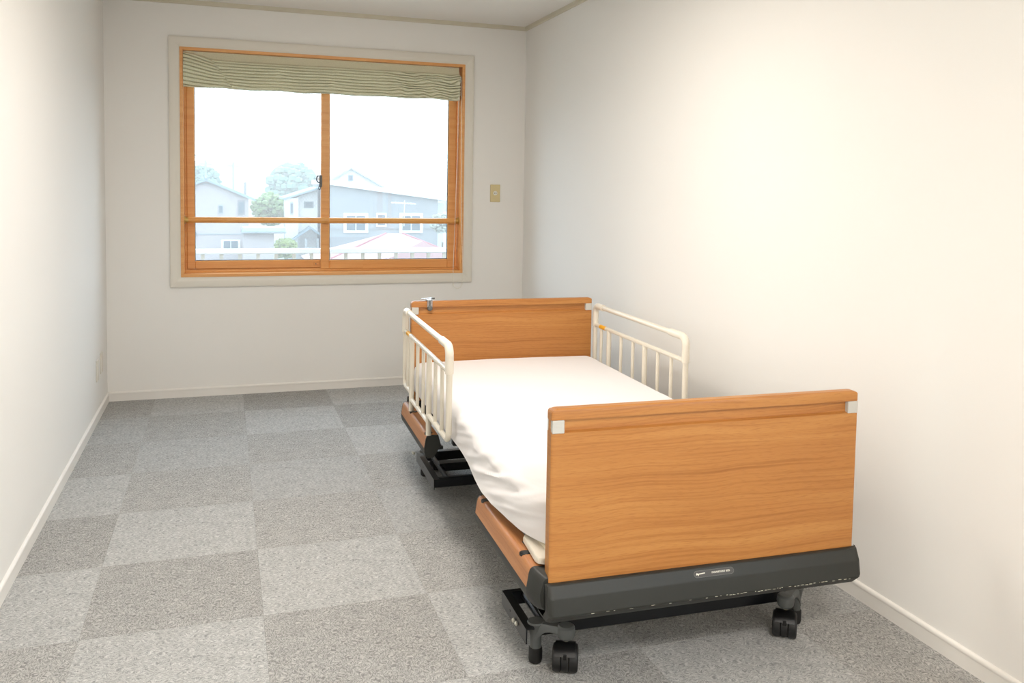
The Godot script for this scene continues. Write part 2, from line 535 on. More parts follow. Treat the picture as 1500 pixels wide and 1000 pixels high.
func sash(w: Node3D, x0: float, x1: float, y0: float, y1: float, z: float, sl: float, sr: float, back: bool) -> void:
	var s := Node3D.new()
	s.name = "sash"
	w.add_child(s, true)
	s.set_meta("label", "outer sliding sash with a grey meeting stile" if back else "inner sliding sash")
	var d := 0.032
	var rail := 0.052 if back else 0.058
	make(MB.new().box(Vector3(x0 + sl / 2, (y0 + y1) / 2, z), Vector3(sl, y1 - y0, d), 0.004), "stile", M.frame, s)
	make(MB.new().box(Vector3(x1 - sr / 2, (y0 + y1) / 2, z), Vector3(sr, y1 - y0, d), 0.003), "stile", M.aluminium if back else M.frame, s)
	make(MB.new().box(Vector3((x0 + sl + x1 - sr) / 2, y0 + rail / 2, z), Vector3(x1 - x0 - sl - sr, rail, d), 0.004), "bottom_rail", M.frame, s)
	make(MB.new().box(Vector3((x0 + sl + x1 - sr) / 2, y1 - 0.025, z), Vector3(x1 - x0 - sl - sr, 0.05, d), 0.004), "top_rail", M.frame, s)
	var gx0 := x0 + sl; var gx1 := x1 - sr; var gy0 := y0 + rail; var gy1 := y1 - 0.05
	# dark gasket just inside the wood
	var gk := MB.new()
	gk.box(Vector3((gx0 + gx1) / 2, gy0 + 0.002, z), Vector3(gx1 - gx0, 0.004, 0.012))
	gk.box(Vector3(gx0 + 0.0015, (gy0 + gy1) / 2, z), Vector3(0.003, gy1 - gy0, 0.012))
	gk.box(Vector3(gx1 - 0.0015, (gy0 + gy1) / 2, z), Vector3(0.003, gy1 - gy0, 0.012))
	make(gk, "gasket", mat(Color(0.42, 0.44, 0.46), 0.6), s)
	make(MB.new().box(Vector3((gx0 + gx1) / 2, (gy0 + gy1) / 2, z), Vector3(gx1 - gx0, gy1 - gy0, 0.0004)), "pane", M.glass, s)
	# diamond wires cast into the glass
	var wires := MB.new()
	var pitch := 0.0205
	var slope := 1.25
	var r := 0.0003
	for dir: float in [-1.0, 1.0]:
		var c0 := gx0 - (gy1 - gy0) / slope - 0.01
		while c0 < gx1 + (gy1 - gy0) / slope:
			# x = c0 + dir * (y - gy0) / slope, cut to the pane
			var pa := gy0; var pb := gy1
			var ys := [gy0 + (gx0 - c0) * slope * dir, gy0 + (gx1 - c0) * slope * dir]
			pa = maxf(pa, minf(ys[0], ys[1])); pb = minf(pb, maxf(ys[0], ys[1]))
			if pb - pa > 0.01:
				var p := Vector3(c0 + dir * (pa - gy0) / slope, pa, z - 0.002)
				var q := Vector3(c0 + dir * (pb - gy0) / slope, pb, z - 0.002)
				wires.tube(PackedVector3Array([p, q]), r, 3, false)
			c0 += pitch
	var wm := make(wires, "wire_mesh", mat(Color(0.55, 0.57, 0.58), 0.5, 0.5), s)
	wm.set_meta("kind", "stuff")
	if back:
		make(MB.new().box(Vector3(x1 - 0.062, y0 + 0.026, z + d / 2 + 0.002), Vector3(0.034, 0.016, 0.005), 0.002), "dust_stop", M.frame, s)
		make(MB.new().lathe(Vector3(x1 - 0.066, y0 + 0.026, z + d / 2 + 0.004), Vector3.BACK, PackedVector2Array([Vector2(0.004, 0), Vector2(0.004, 0.002), Vector2(0.0005, 0.0025)]), 10), "screw", M.cast, s)

# ---------------------------------------------------------------- the bed
const BW := 0.8926
const BL := 2.0065
func bl(u: float, v: float, y: float) -> Vector3: return Vector3(u, y, -v)

func board_mesh(top: float, bottom: float, vf: float) -> ArrayMesh:
	# front at v = vf, 35 mm thick, a finger groove near the top of both faces
	var th := 0.035
	var g0 := top - 0.0605; var g1 := top - 0.0275
	var half := [Vector2(0.0, bottom), Vector2(0.0, g0), Vector2(0.002, g0 + 0.0012), Vector2(0.011, g0 + 0.0035), Vector2(0.012, g1 - 0.002), Vector2(0.0, g1), Vector2(0.0, top - 0.008), Vector2(0.0022, top - 0.003), Vector2(0.007, top)]
	var prof := []
	for p: Vector2 in half: prof.append(p)
	for i in range(half.size() - 1, -1, -1): prof.append(Vector2(th - half[i].x, half[i].y))
	var ss := []
	var r := 0.016
	var us := [0.0, 0.0012, 0.003, 0.006, 0.010, 0.016]
	var all := []
	for u: float in us: all.append(u)
	for i in range(us.size() - 1, -1, -1): all.append(BW - us[i])
	for u: float in all:
		var e: float = min(u, BW - u)
		var drop: float = (r - sqrt(maxf(0.0, r * r - pow(r - e, 2)))) if e < r else 0.0
		var thin: float = 0.0035 * pow(1.0 - clampf(e / 0.006, 0.0, 1.0), 2.0)
		var s := PackedVector3Array()
		for p: Vector2 in prof:
			var y: float = minf(p.y, top - drop * 0.8)
			var vv := clampf(p.x, thin, th - thin)
			s.append(bl(u, vf + vv, y))
		ss.append(s)
	return MB.new().loft(ss).mesh(28)

func side_section(outer: float, inner: float, top: float, part: int) -> PackedVector2Array:
	# (u, y): 0 = wood cover over the top and the outer face, 1 = grey lower shell, 2 = whole outline
	var h := 0.094
	var ys := top - 0.053
	var wood := [Vector2(inner, top - 0.002), Vector2(outer + 0.016, top), Vector2(outer + 0.009, top - 0.002), Vector2(outer + 0.004, top - 0.007), Vector2(outer + 0.001, top - 0.016), Vector2(outer - 0.005, ys)]
	var low := [Vector2(outer - 0.005, ys), Vector2(outer - 0.0045, ys - 0.016), Vector2(outer + 0.000, ys - 0.032), Vector2(outer + 0.008, top - h), Vector2(inner - 0.02, top - h), Vector2(inner + 0.012, top - 0.045)]
	var o := PackedVector2Array()
	if part == 0:
		for p in wood: o.append(p)
		o.append(Vector2(outer + 0.006, ys)); o.append(Vector2(outer + 0.014, top - 0.014)); o.append(Vector2(inner, top - 0.012))
	elif part == 1:
		for p in low: o.append(p)
		o.append(Vector2(inner, top - 0.0125)); o.append(Vector2(outer + 0.0145, top - 0.0145)); o.append(Vector2(outer + 0.0065, ys))
	else:
		for p in wood: o.append(p)
		for i in range(1, low.size()): o.append(low[i])
	return o

func swept(sec: PackedVector2Array, v0: float, v1: float, mirror: bool, inset := 0.0) -> MB:
	var ss := []
	for v: float in [v0, v1]:
		var s := PackedVector3Array()
		for p in sec:
			s.append(bl(BW - p.x if mirror else p.x, v, p.y))
		ss.append(s)
	return MB.new().loft(ss)

func bed() -> void:
	var t := thing("care_bed", "adjustable care bed with wood grain boards and dark grey base on casters", "bed", Vector3(0.7416, 0, 3.6107), -0.0291)
	# --- foot and head boards
	var fb := put(board_mesh(0.7505, 0.300, 0.0), "footboard", M.board, t)
	var hb := put(board_mesh(0.7635, 0.300, BL - 0.035), "headboard", M.board, t)
	for b in [[fb, 0.7505, 0.0], [hb, 0.7635, BL - 0.035]]:
		for e in 2:
			var u0: float = 0.0015 if e == 0 else BW - 0.0335
			make(MB.new().box(bl(u0 + 0.016, b[2] + 0.0175, b[1] - 0.0445), Vector3(0.032, 0.033, 0.0385), 0.0015), "end_cap", M.grey_plastic, b[0])
	# --- dark bumper under the footboard (and the same at the head)
	for e in 2:
		var prof := [Vector2(0.002, 0.314), Vector2(-0.010, 0.3135), Vector2(-0.014, 0.311), Vector2(-0.027, 0.287), Vector2(-0.0295, 0.282), Vector2(-0.036, 0.244), Vector2(-0.034, 0.238), Vector2(-0.012, 0.218), Vector2(0.0, 0.214), Vector2(0.05, 0.214), Vector2(0.05, 0.294), Vector2(0.004, 0.294)]
		var ss := []
		var steps := [[-0.010, 0.60], [-0.0095, 0.35], [-0.007, 0.18], [-0.002, 0.07], [0.006, 0.0]]
		var all := []
		for q in steps: all.append([q[0], q[1]])
		for i in range(steps.size() - 1, -1, -1): all.append([BW - steps[i][0], steps[i][1]])
		for q in all:
			var s := PackedVector3Array()
			for p: Vector2 in prof:
				var x: float = p.x + (0.05 - p.x) * q[1] * (1.0 if p.x < 0.0 else 0.0) * 0.55
				var y: float = p.y + (0.30 - p.y) * q[1] * 0.25 * (1.0 if p.y < 0.26 else 0.0)
				s.append(bl(q[0], x if e == 0 else BL - x, y))
			ss.append(s)
		var bp := put(MB.new().loft(ss).mesh(24), "bumper", M.dark, t)
		if e == 0:
			bumper_label(bp)
			scuffs(bp)
	# --- side frames: wood cover, grey shell, rail sockets; the foot piece and the head piece on both sides
	for mirror: bool in [false, true]:
		for seg in [[0.060, 0.588, 0.335, -0.034], [1.425, 1.985, 0.294, -0.036]]:
			var v0: float = seg[0]; var v1: float = seg[1]; var top: float = seg[2]; var out: float = seg[3]
			if mirror and v0 < 1.0: out = 0.014
			var inner := out + 0.052
			var sf := Node3D.new()
			sf.name = "side_frame"
			t.add_child(sf, true)
			var head := v0 > 1.0
			grained(swept(side_section(out, inner, top, 0), v0, v1, mirror), "wood_cover", sf)
			make(swept(side_section(out, inner, top, 1), v0, v1, mirror), "lower_shell", M.dark, sf)
			# end caps
			var full := side_section(out, inner, top, 2)
			if head:
				make(swept(full, v0 - 0.006, v0, mirror), "end_cap", M.dark, sf)
			else:
				var cs := []
				for q in [[0.0, 0.0, 0.0], [0.02, 0.002, 0.001], [0.04, 0.008, 0.004], [0.056, 0.018, 0.010]]:
					var sc := PackedVector3Array()
					for p in full:
						var uu: float = p.x + q[1] * (1.0 if p.x < out + 0.02 else 0.0)
						sc.append(bl(BW - uu if mirror else uu, v0 - q[0], p.y - q[2] * (1.0 if p.y > top - 0.03 else -0.4)))
					cs.append(sc)
				make(MB.new().loft(cs), "end_cap", M.dark, sf, 40.0)
			make(swept(full, v1, v1 + 0.006, mirror), "end_cap", M.dark, sf)
			# sockets that the rails drop into
			for sv: float in ([0.145, 0.545] if not head else [1.455, 1.80]):
				var so := MB.new()
				var arc := []
				for k in 2:
					var s := PackedVector3Array()
					var w := 0.017 if k == 0 else 0.012
					for j in 12:
						var an := TAU * j / 12
						var uu: float = out + 0.019 + cos(an) * 0.017
						s.append(bl(BW - uu if mirror else uu, sv + sin(an) * w, top + (-0.006 if k == 0 else 0.0012)))
					arc.append(s)
				so.loft(arc)
				make(so, "rail_socket", M.black, sf)
			var hu := out + 0.034
			make(MB.new().box(bl(BW - hu if mirror else hu, v0 + 0.145 if not head else v1 - 0.10, top - 0.0005), Vector3(0.007, 0.003, 0.020), 0.001), "slot", M.black, sf)
	# --- deck of four cream panels, with a mattress stop at the foot corners
	for p in [[0.050, 0.300], [0.312, 0.86], [0.875, 1.12], [1.135, 1.95]]:
		var dk := MB.new()
		dk.box(bl(BW / 2, (p[0] + p[1]) / 2, 0.352), Vector3(0.846, 0.020, p[1] - p[0]), 0.004)
		make(dk, "deck_panel", M.deck, t)
	for mirror: bool in [false, true]:
		var outl := PackedVector2Array()
		for c in [[Vector2(0.002, 0.052), 0.012], [Vector2(0.13, 0.052), 0.004], [Vector2(0.13, 0.215), 0.004], [Vector2(0.002, 0.215), 0.014]]:
			outl.append(c[0])
		var pl := MB.new()
		var ss := []
		for q in [[0.338, 0.004], [0.340, 0.0], [0.351, 0.0], [0.355, 0.003]]:
			var s := PackedVector3Array()
			for c in [Vector2(0.010, 0.050), Vector2(0.12, 0.050), Vector2(0.12, 0.216), Vector2(0.012, 0.218), Vector2(0.002, 0.213), Vector2(-0.004, 0.202), Vector2(-0.012, 0.075), Vector2(-0.009, 0.060)]:
				var uu: float = c.x + q[1]
				s.append(bl(BW - uu if mirror else uu, c.y, q[0]))
			ss.append(s)
		pl.loft(ss)
		make(pl, "corner_plate", M.cream, t, 50.0)
		for uu: float in [0.016, 0.030]:
			var pth := PackedVector3Array([bl(BW - uu if mirror else uu, 0.205, 0.349), bl(BW - uu if mirror else uu, 0.29, 0.350)])
			make(MB.new().tube(pth, 0.004, 8), "deck_rod", M.cream, t)
	# --- chassis under the deck
	for u: float in [0.16, BW - 0.16]:
		make(MB.new().box(bl(u, 1.0, 0.292), Vector3(0.03, 0.05, 1.90), 0.003), "chassis_beam", M.steel_black, t)
	for v: float in [0.10, 0.72, 1.30, 1.90]:
		make(MB.new().box(bl(BW / 2, v, 0.300), Vector3(0.80, 0.035, 0.03), 0.003), "cross_member", M.steel_black, t)
	for u: float in [0.20, BW - 0.20]:
		make(MB.new().tube(PackedVector3Array([bl(u, 0.34, 0.125), bl(u, 0.74, 0.285)]), 0.016, 10), "lift_arm", M.steel_black, t)
		make(MB.new().tube(PackedVector3Array([bl(u, 1.52, 0.125), bl(u, 1.18, 0.285)]), 0.016, 10), "lift_arm", M.steel_black, t)
	base_unit(t, true)
	base_unit(t, false)

func grained(b: MB, called: String, parent: Node) -> void:
	# long pieces lie along z: turn the geometry so that the grain of the material follows them
	var turn := Basis(Vector3.UP, -PI / 2)
	for i in b.v.size(): b.v[i] = turn * b.v[i]
	put(b.mesh(40), called, M.side, parent, Vector3.ZERO, Vector3(0, PI / 2, 0))

func bumper_label(bp: Node3D) -> void:
	# pill shaped nameplate on the sloping upper face of the bumper
	var a := bl(0, -0.014, 0.311); var b := bl(0, -0.027, 0.287)
	var up := (a - b).normalized()
	var right := Vector3.RIGHT
	var out := right.cross(up).normalized()
	var holder := Node3D.new()
	holder.name = "nameplate"
	bp.add_child(holder)
	holder.basis = Basis(right, up, out)
	holder.position = bl(0.449, -0.0205, 0.299) + out * 0.0004
	var pill := func(hw: float, hh: float) -> PackedVector2Array:
		var o := PackedVector2Array()
		for k in 9: o.append(Vector2(hw - hh + sin(PI * k / 8) * hh, -cos(PI * k / 8) * hh))
		for k in 9: o.append(Vector2(-hw + hh - sin(PI * k / 8) * hh, cos(PI * k / 8) * hh))
		return o
	make(MB.new().prism(pill.call(0.0585, 0.0085), 2, -0.0006, 0.0003), "rim", mat(Color(0.42, 0.42, 0.40), 0.5), holder)
	make(MB.new().prism(pill.call(0.0575, 0.0077), 2, 0.0, 0.0006), "plate", mat(Color(0.27, 0.26, 0.25), 0.5), holder)
	var tm := TextMesh.new()
	tm.text = "PARAMOUNT BED"
	var fnt := SystemFont.new()
	fnt.font_names = PackedStringArray(["Droid Sans"])
	fnt.font_weight = 700
	tm.font = fnt
	tm.font_size = 64
	tm.pixel_size = 0.0000995
	tm.depth = 0.0003
	put(tm, "lettering", M.print, holder, Vector3(0.0195, 0.0004, 0.0009))
	# mark: a small bird wing followed by a bar of fine script
	var wing := PackedVector2Array([Vector2(-0.0535, -0.0016), Vector2(-0.0515, 0.0012), Vector2(-0.0495, 0.0036), Vector2(-0.0475, 0.0014), Vector2(-0.0265, 0.0026), Vector2(-0.0265, 0.0002), Vector2(-0.044, -0.0010), Vector2(-0.0462, -0.0046), Vector2(-0.0482, -0.0012), Vector2(-0.0505, -0.0022)])
	make(MB.new().prism(wing, 2, 0.0005, 0.0010), "emblem", M.print, holder)

func scuffs(bp: Node3D) -> void:
	# bare chips along the lower front edge where the plastic has been knocked
	var rng := RandomNumberGenerator.new()
	rng.seed = 9
	var b := MB.new()
	var u := 0.10
	while u < 0.86:
		var dens := 0.25 if u < 0.40 else 0.8
		var l := rng.randf_range(0.002, 0.012)
		if rng.randf() < dens:
			var w := rng.randf_range(0.0003, 0.0011) * (0.6 if u < 0.4 else 1.0)
			var yy := rng.randf_range(-0.0012, 0.0012)
			var n := 5
			var ss := []
			for e in 2:
				var s := PackedVector3Array()
				for k in n:
					var an := TAU * k / n + rng.randf_range(-0.3, 0.3)
					s.append(bl(u + l / 2 + cos(an) * l / 2, -0.0355 - 0.0006 * (1 - e) + absf(yy) * 0.2, 0.2405 + yy + sin(an) * w))
				ss.append(s)
			b.loft(ss)
		u += l + rng.randf_range(0.0, 0.006 if u > 0.4 else 0.03)
	make(b, "scuff_marks", mat(Color(0.80, 0.79, 0.72), 0.8), bp).set_meta("kind", "stuff")

func base_unit(t: Node3D, foot: bool) -> void:
	var bf := Node3D.new()
	bf.name = "base_frame"
	t.add_child(bf, true)
	var ve := 0.20 if foot else 1.80      # end with feet and casters
	var vi := 0.40 if foot else 1.44      # inner end
	var dr := -1.0 if foot else 1.0       # towards the end of the bed
	for mirror: bool in [false, true]:
		var mu := func(u: float) -> float: return BW - u if mirror else u
		# angle section side rail
		var lo := minf(ve, vi) + (0.05 if mirror and foot else -0.03); var hi := maxf(ve, vi) + 0.005
		var sgn := -1.0 if mirror else 1.0
		var sec := PackedVector2Array()
		for p in [Vector2(-0.002, 0.070), Vector2(0.002, 0.070), Vector2(0.002, 0.108), Vector2(0.022, 0.108), Vector2(0.022, 0.112), Vector2(-0.002, 0.112)]: sec.append(p)
		make(swept(sec, lo, hi, mirror), "side_rail", M.steel_black, bf)
		for k in 2:
			make(MB.new().ball(bl(mu.call(-0.006), ve + 0.045 + 0.026 * k, 0.092 - 0.004 * k), Vector3(0.006, 0.007, 0.007), 6, 10), "bolt", M.screw, bf)
		make(MB.new().lathe(bl(mu.call(-0.0022), (ve + vi) / 2 + 0.02, 0.092), Vector3.LEFT * sgn, PackedVector2Array([Vector2(0.004, 0), Vector2(0.004, 0.0008), Vector2(0.0005, 0.001)]), 10), "bolt_hole", M.black, bf)
		# inner long tube beside the side rail
		make(MB.new().tube(PackedVector3Array([bl(mu.call(0.062), vi, 0.098), bl(mu.call(0.062), ve, 0.098)]), 0.010, 10), "tube", M.steel_black, bf)
		# foot: cast bracket with a rubber stub
		var ft := Node3D.new()
		ft.name = "foot"
		bf.add_child(ft, true)
		var fu: float = mu.call(0.036)
		make(MB.new().lathe(bl(fu, ve, 0.0), Vector3.UP, PackedVector2Array([Vector2(0.012, 0.0), Vector2(0.017, 0.004), Vector2(0.019, 0.012), Vector2(0.0185, 0.040), Vector2(0.017, 0.044)]), 20), "rubber_foot", M.rubber, ft)
		make(MB.new().lathe(bl(fu, ve, 0.0), Vector3.UP, PackedVector2Array([Vector2(0.0155, 0.042), Vector2(0.016, 0.075), Vector2(0.021, 0.104), Vector2(0.024, 0.113), Vector2(0.022, 0.117), Vector2(0.0, 0.117)]), 20), "post", M.cast, ft)
		# arm to the caster: an arched web, thicker at the two ends
		var cu: float = mu.call(0.105)
		var cv := ve + dr * 0.050
		var pa := bl(fu, ve, 0.0); var pb := bl(cu, cv, 0.0)
		var along := (pb - pa).normalized()
		var across := along.cross(Vector3.UP)
		var ss := []
		for k in 9:
			var f := k / 8.0
			var c := pa.lerp(pb, f)
			var lowy := 0.098 - 0.036 * pow(absf(f - 0.55) * 1.9, 2.5) * (1.0 if f < 0.55 else 0.35)
			var w := 0.015 + 0.004 * absf(f - 0.5)
			var s := PackedVector3Array()
			for p in [Vector2(-w, lowy), Vector2(w, lowy), Vector2(w, 0.110), Vector2(w * 0.7, 0.116), Vector2(-w * 0.7, 0.116), Vector2(-w, 0.110)]:
				s.append(c + across * p.x + Vector3.UP * p.y)
			ss.append(s)
		make(MB.new().loft(ss), "arm", M.cast, ft, 40.0)
		caster(bf, Vector3(cu, 0, -cv), ((-0.62 if mirror else -0.40) if foot else 2.6))
	# cross beams
	make(MB.new().box(bl(BW / 2, ve - dr * 0.012, 0.094), Vector3(BW - 0.07, 0.040, 0.034), 0.003), "cross_beam", M.steel_black, bf)
	make(MB.new().box(bl(BW / 2, vi, 0.091), Vector3(BW - 0.004, 0.040, 0.022), 0.003), "cross_beam", M.steel_black, bf)
	if not foot:
		make(MB.new().box(bl(BW / 2, 1.62, 0.098), Vector3(BW - 0.12, 0.034, 0.05), 0.003), "cross_beam", M.steel_black, bf)

func caster(bf: Node3D, at: Vector3, turn: float) -> void:
	var c := Node3D.new()
	c.name = "caster"
	bf.add_child(c, true)
	c.position = at
	c.rotation.y = turn
	make(MB.new().lathe(Vector3(0, 0.083, 0), Vector3.UP, PackedVector2Array([Vector2(0.017, 0.0), Vector2(0.023, 0.006), Vector2(0.025, 0.018), Vector2(0.024, 0.032), Vector2(0.019, 0.037), Vector2(0.0, 0.038)]), 20), "swivel_head", M.cast, c)
	make(MB.new().lathe(Vector3(0, 0.070, 0), Vector3.UP, PackedVector2Array([Vector2(0.008, 0.0), Vector2(0.008, 0.016)]), 14), "stem", M.screw, c)
	for s: float in [-1.0, 1.0]:
		make(MB.new().lathe(Vector3(s * 0.011, 0.0365, 0.012), Vector3.RIGHT * s, PackedVector2Array([Vector2(0.034, 0.0), Vector2(0.0365, 0.002), Vector2(0.0365, 0.016), Vector2(0.034, 0.0215), Vector2(0.026, 0.0235), Vector2(0.010, 0.0225), Vector2(0.0, 0.0225)]), 28), "wheel", M.rubber, c)
	# hood between and over the wheels
	var sec := PackedVector2Array()
	for k in 11:
		var an := deg_to_rad(28.0 + 150.0 * k / 10)
		sec.append(Vector2(0.0365 + sin(an) * 0.041, 0.012 + cos(an) * 0.041))
	for k in 11:
		var an := deg_to_rad(178.0 - 150.0 * k / 10)
		sec.append(Vector2(0.0365 + sin(an) * 0.0372, 0.012 + cos(an) * 0.0372))
	make(MB.new().prism(sec, 0, -0.027, 0.027), "hood", M.black, c, 30.0)
	make(MB.new().lathe(Vector3(-0.0103, 0.0365, 0.012), Vector3.RIGHT, PackedVector2Array([Vector2(0.0, 0.0), Vector2(0.0335, 0.0), Vector2(0.0352, 0.0015), Vector2(0.0352, 0.0191), Vector2(0.0335, 0.0206), Vector2(0.0, 0.0206)]), 28), "fork", M.rubber, c)
	make(MB.new().box(Vector3(0, 0.054, 0.0455), Vector3(0.010, 0.014, 0.006), 0.0015), "brake_pedal", M.black, c)

func mattress() -> void:
	var t := thing("mattress", "thin mattress in a wrinkled white fitted sheet on the care bed", "mattress", Vector3(0.7416, 0, 3.6107), -0.0291)
	var wr := noise(3, 1.0, 2)
	var w2 := noise(8, 1.0, 3)
	var v0 := 0.042; var v1 := 1.962
	var yb := 0.364; var yt := 0.487
	var nv := 260
	var prof := []     # (du direction, dy direction, corner centre flags)
	var r := 0.036
	var nside := 22; var ncorner := 10; var ntop := 60
	var uL0 := 0.004; var uR0 := BW - 0.010
	# unit outline: for each point: side factor along u (0..1), y factor (0..1), normal
	var pts := []
	for k in nside: pts.append([0, float(k) / nside])
	for k in ncorner: pts.append([1, float(k) / ncorner])
	for k in ntop: pts.append([2, float(k) / ntop])
	for k in ncorner: pts.append([3, float(k) / ncorner])
	for k in nside: pts.append([4, float(k) / nside])
	for k in ntop: pts.append([5, float(k) / ntop])
	var ss := []
	for i in nv + 1:
		var f := float(i) / nv
		# closer sections near the ends
		var fe := 0.5 - 0.5 * cos(PI * f)
		var vv := v0 + (v1 - v0) * lerpf(f, fe, 0.6)
		var e0 := vv - v0; var e1 := v1 - vv
		var e := minf(e0, e1)
		var rr := 0.045
		var pull := (rr - sqrt(maxf(0.0, rr * rr - pow(rr - e, 2)))) if e < rr else 0.0
		var rp := 0.22 if e0 < e1 else 0.07      # plan corner; the foot corner is drawn in
		var pin := (rp - sqrt(maxf(0.0, rp * rp - pow(rp - e, 2)))) * (0.6 if e0 < e1 else 0.8) if e < rp else 0.0
		var bulge := 0.036 * exp(-pow((vv - 0.52) / 0.27, 2)) + 0.001
		var uL := uL0 + pin; var uR := uR0 - pin
		var a := yb + pull * 0.6; var b := yt - pull * 0.9
		var s := PackedVector3Array()
		for q in pts:
			var p := Vector2.ZERO; var n := Vector2.ZERO
			var k: float = q[1]
			match q[0]:
				0: p = Vector2(uL, lerpf(a, b - r, k)); n = Vector2(-1, 0)
				1:
					var an := PI - PI / 2 * k
					p = Vector2(uL + r, b - r) + Vector2(cos(an), sin(an)) * r; n = Vector2(cos(an), sin(an))
				2: p = Vector2(lerpf(uL + r, uR - r, k), b); n = Vector2(0, 1)
				3:
					var an := PI / 2 - PI / 2 * k
					p = Vector2(uR - r, b - r) + Vector2(cos(an), sin(an)) * r; n = Vector2(cos(an), sin(an))
				4: p = Vector2(uR, lerpf(b - r, a, k)); n = Vector2(1, 0)
				5: p = Vector2(lerpf(uR, uL, k), a); n = Vector2(0, -1)
			if q[0] != 5:
				var low := clampf((b - p.y) / (b - a), 0.0, 1.0)
				if n.x < -0.3: p.x -= bulge * (0.25 + 0.75 * low)
				elif n.x > 0.3: p.x += 0.002 * low
				# crown of the top and its dip
				if q[0] == 2: p.y += 0.004 * sin(PI * q[1])
				# diagonal pulls in the sheet on the sides, strongest near the foot
				var sidew := clampf(absf(n.x) * 1.3, 0.0, 1.0)
				var near := 0.22 + 1.0 * exp(-pow((vv - 0.35) / 0.36, 2))
				# a few long slanting folds, dying out at the hem
				var fold := wr.get_noise_2d(vv * 5.2 - low * 1.1, low * 0.5)
				var ridge := clampf(1.0 - absf(wr.get_noise_2d(vv * 3.6 - low * 1.6 + 20.0, low * 0.45 + 4.0)) * 2.6, 0.0, 1.0)
				var hem := 1.0 - 0.8 * smoothstep(0.72, 1.0, low)
				var side_d := (fold * 0.007 + ridge * 0.008) * near * sidew * hem
				var topd := 0.0
				if n.y > 0.3:
					var edge := exp(-pow((p.x - uL) / 0.13, 2))
					topd = 0.0014 * w2.get_noise_2d(vv * 3.0, p.x * 5.0) + edge * near * (0.005 * wr.get_noise_2d(vv * 5.2, p.x * 4.0) + 0.003 * clampf(1.0 - absf(wr.get_noise_2d(vv * 3.6 + p.x * 7.0 + 20.0, 4.0)) * 2.6, 0.0, 1.0))
				p += n * (side_d + topd)
			s.append(bl(p.x, vv, p.y))
		ss.append(s)
	make(MB.new().loft(ss), "fitted_sheet", M.sheet, t, 80.0)

func side_rails() -> void:
	for mirror: bool in [false, true]:
		var t := thing("bed_side_rail", ("cream tubular bed side rail on the wall side with a yellow sticker" if mirror else "cream tubular bed side rail on the open side of the bed"), "bed rail", Vector3(0.7416, 0, 3.6107), -0.0291, "bed side rails")
		var u := BW + 0.025 if mirror else -0.025
		var topy := 0.722
		var va := 1.045; var vb := 1.985
		var r := 0.0115
		var P := func(v: float, y: float) -> Vector3: return bl(u, v, y)
		var bend := func(c: Vector2, rad: float, a0: float, a1: float) -> PackedVector3Array:
			var o := PackedVector3Array()
			for k in 9:
				var an := deg_to_rad(lerpf(a0, a1, k / 8.0))
				o.append(bl(u, c.x + cos(an) * rad, c.y + sin(an) * rad))
			return o
		# outer hoop: near upright, top, far upright
		var hoop := PackedVector3Array([P.call(va, 0.40)])
		hoop.append(P.call(va, topy - 0.04))
		hoop.append_array(bend.call(Vector2(va + 0.035, topy - 0.035), 0.035, 180, 90))
		hoop.append_array(bend.call(Vector2(vb - 0.035, topy - 0.035), 0.035, 90, 0))
		hoop.append(P.call(vb, 0.41))
		make(MB.new().tube(hoop, r, 12), "hoop", M.cream, t)
		# plastic sleeves over the two upper corners
		var sl := PackedVector3Array([P.call(va, 0.622), P.call(va, topy - 0.04)])
		sl.append_array(bend.call(Vector2(va + 0.035, topy - 0.035), 0.035, 180, 90))
		sl.append(P.call(va + 0.13, topy))
		make(MB.new().tube(sl, 0.0155, 14), "corner_sleeve", M.cream_sleeve, t)
		var s2 := PackedVector3Array([P.call(vb, 0.622), P.call(vb, topy - 0.04)])
		s2.append_array(bend.call(Vector2(vb - 0.035, topy - 0.035), 0.035, 0, 90))
		s2.append(P.call(vb - 0.10, topy))
		make(MB.new().tube(s2, 0.0155, 14), "corner_sleeve", M.cream_sleeve, t)
		# middle rail
		make(MB.new().tube(PackedVector3Array([P.call(va, 0.628), P.call(vb, 0.628)]), 0.0095, 10), "middle_rail", M.cream, t)
		# lower loops: near, middle, far
		var la := PackedVector3Array([P.call(va, 0.42)])
		la.append_array(bend.call(Vector2(va + 0.035, 0.41), 0.035, 180, 270))
		la.append(P.call(1.415, 0.376))
		make(MB.new().tube(la, 0.0105, 10), "lower_rail", M.cream, t)
		make(MB.new().tube(PackedVector3Array([P.call(1.415, 0.347), P.call(1.81, 0.347)]), 0.0095, 10), "lower_rail", M.cream, t)
		var lc := PackedVector3Array([P.call(1.81, 0.378), P.call(vb - 0.03, 0.378)])
		lc.append_array(bend.call(Vector2(vb - 0.03, 0.408), 0.03, 270, 360))
		make(MB.new().tube(lc, 0.0105, 10), "lower_rail", M.cream, t)
		# the two posts that stand in the side frame
		for v: float in [1.415, 1.81]:
			make(MB.new().tube(PackedVector3Array([P.call(v, 0.296), P.call(v, 0.625)]), 0.0115, 12), "post", M.cream, t)
		# thin bars
		for a in [[1.165, 0.376], [1.288, 0.376], [1.537, 0.347], [1.668, 0.347], [1.905, 0.378]]:
			make(MB.new().tube(PackedVector3Array([P.call(a[0], a[1]), P.call(a[0], 0.625)]), 0.0075, 10), "bar", M.cream, t)
		# warning sticker wrapped on the middle rail
		var st := make(MB.new().tube(PackedVector3Array([P.call(1.845, 0.628), P.call(1.915, 0.628)]), 0.0100, 12), "sticker", mat(Color(0.95, 0.70, 0.16), 0.5), t)
		st.set_meta("label", "yellow warning sticker")

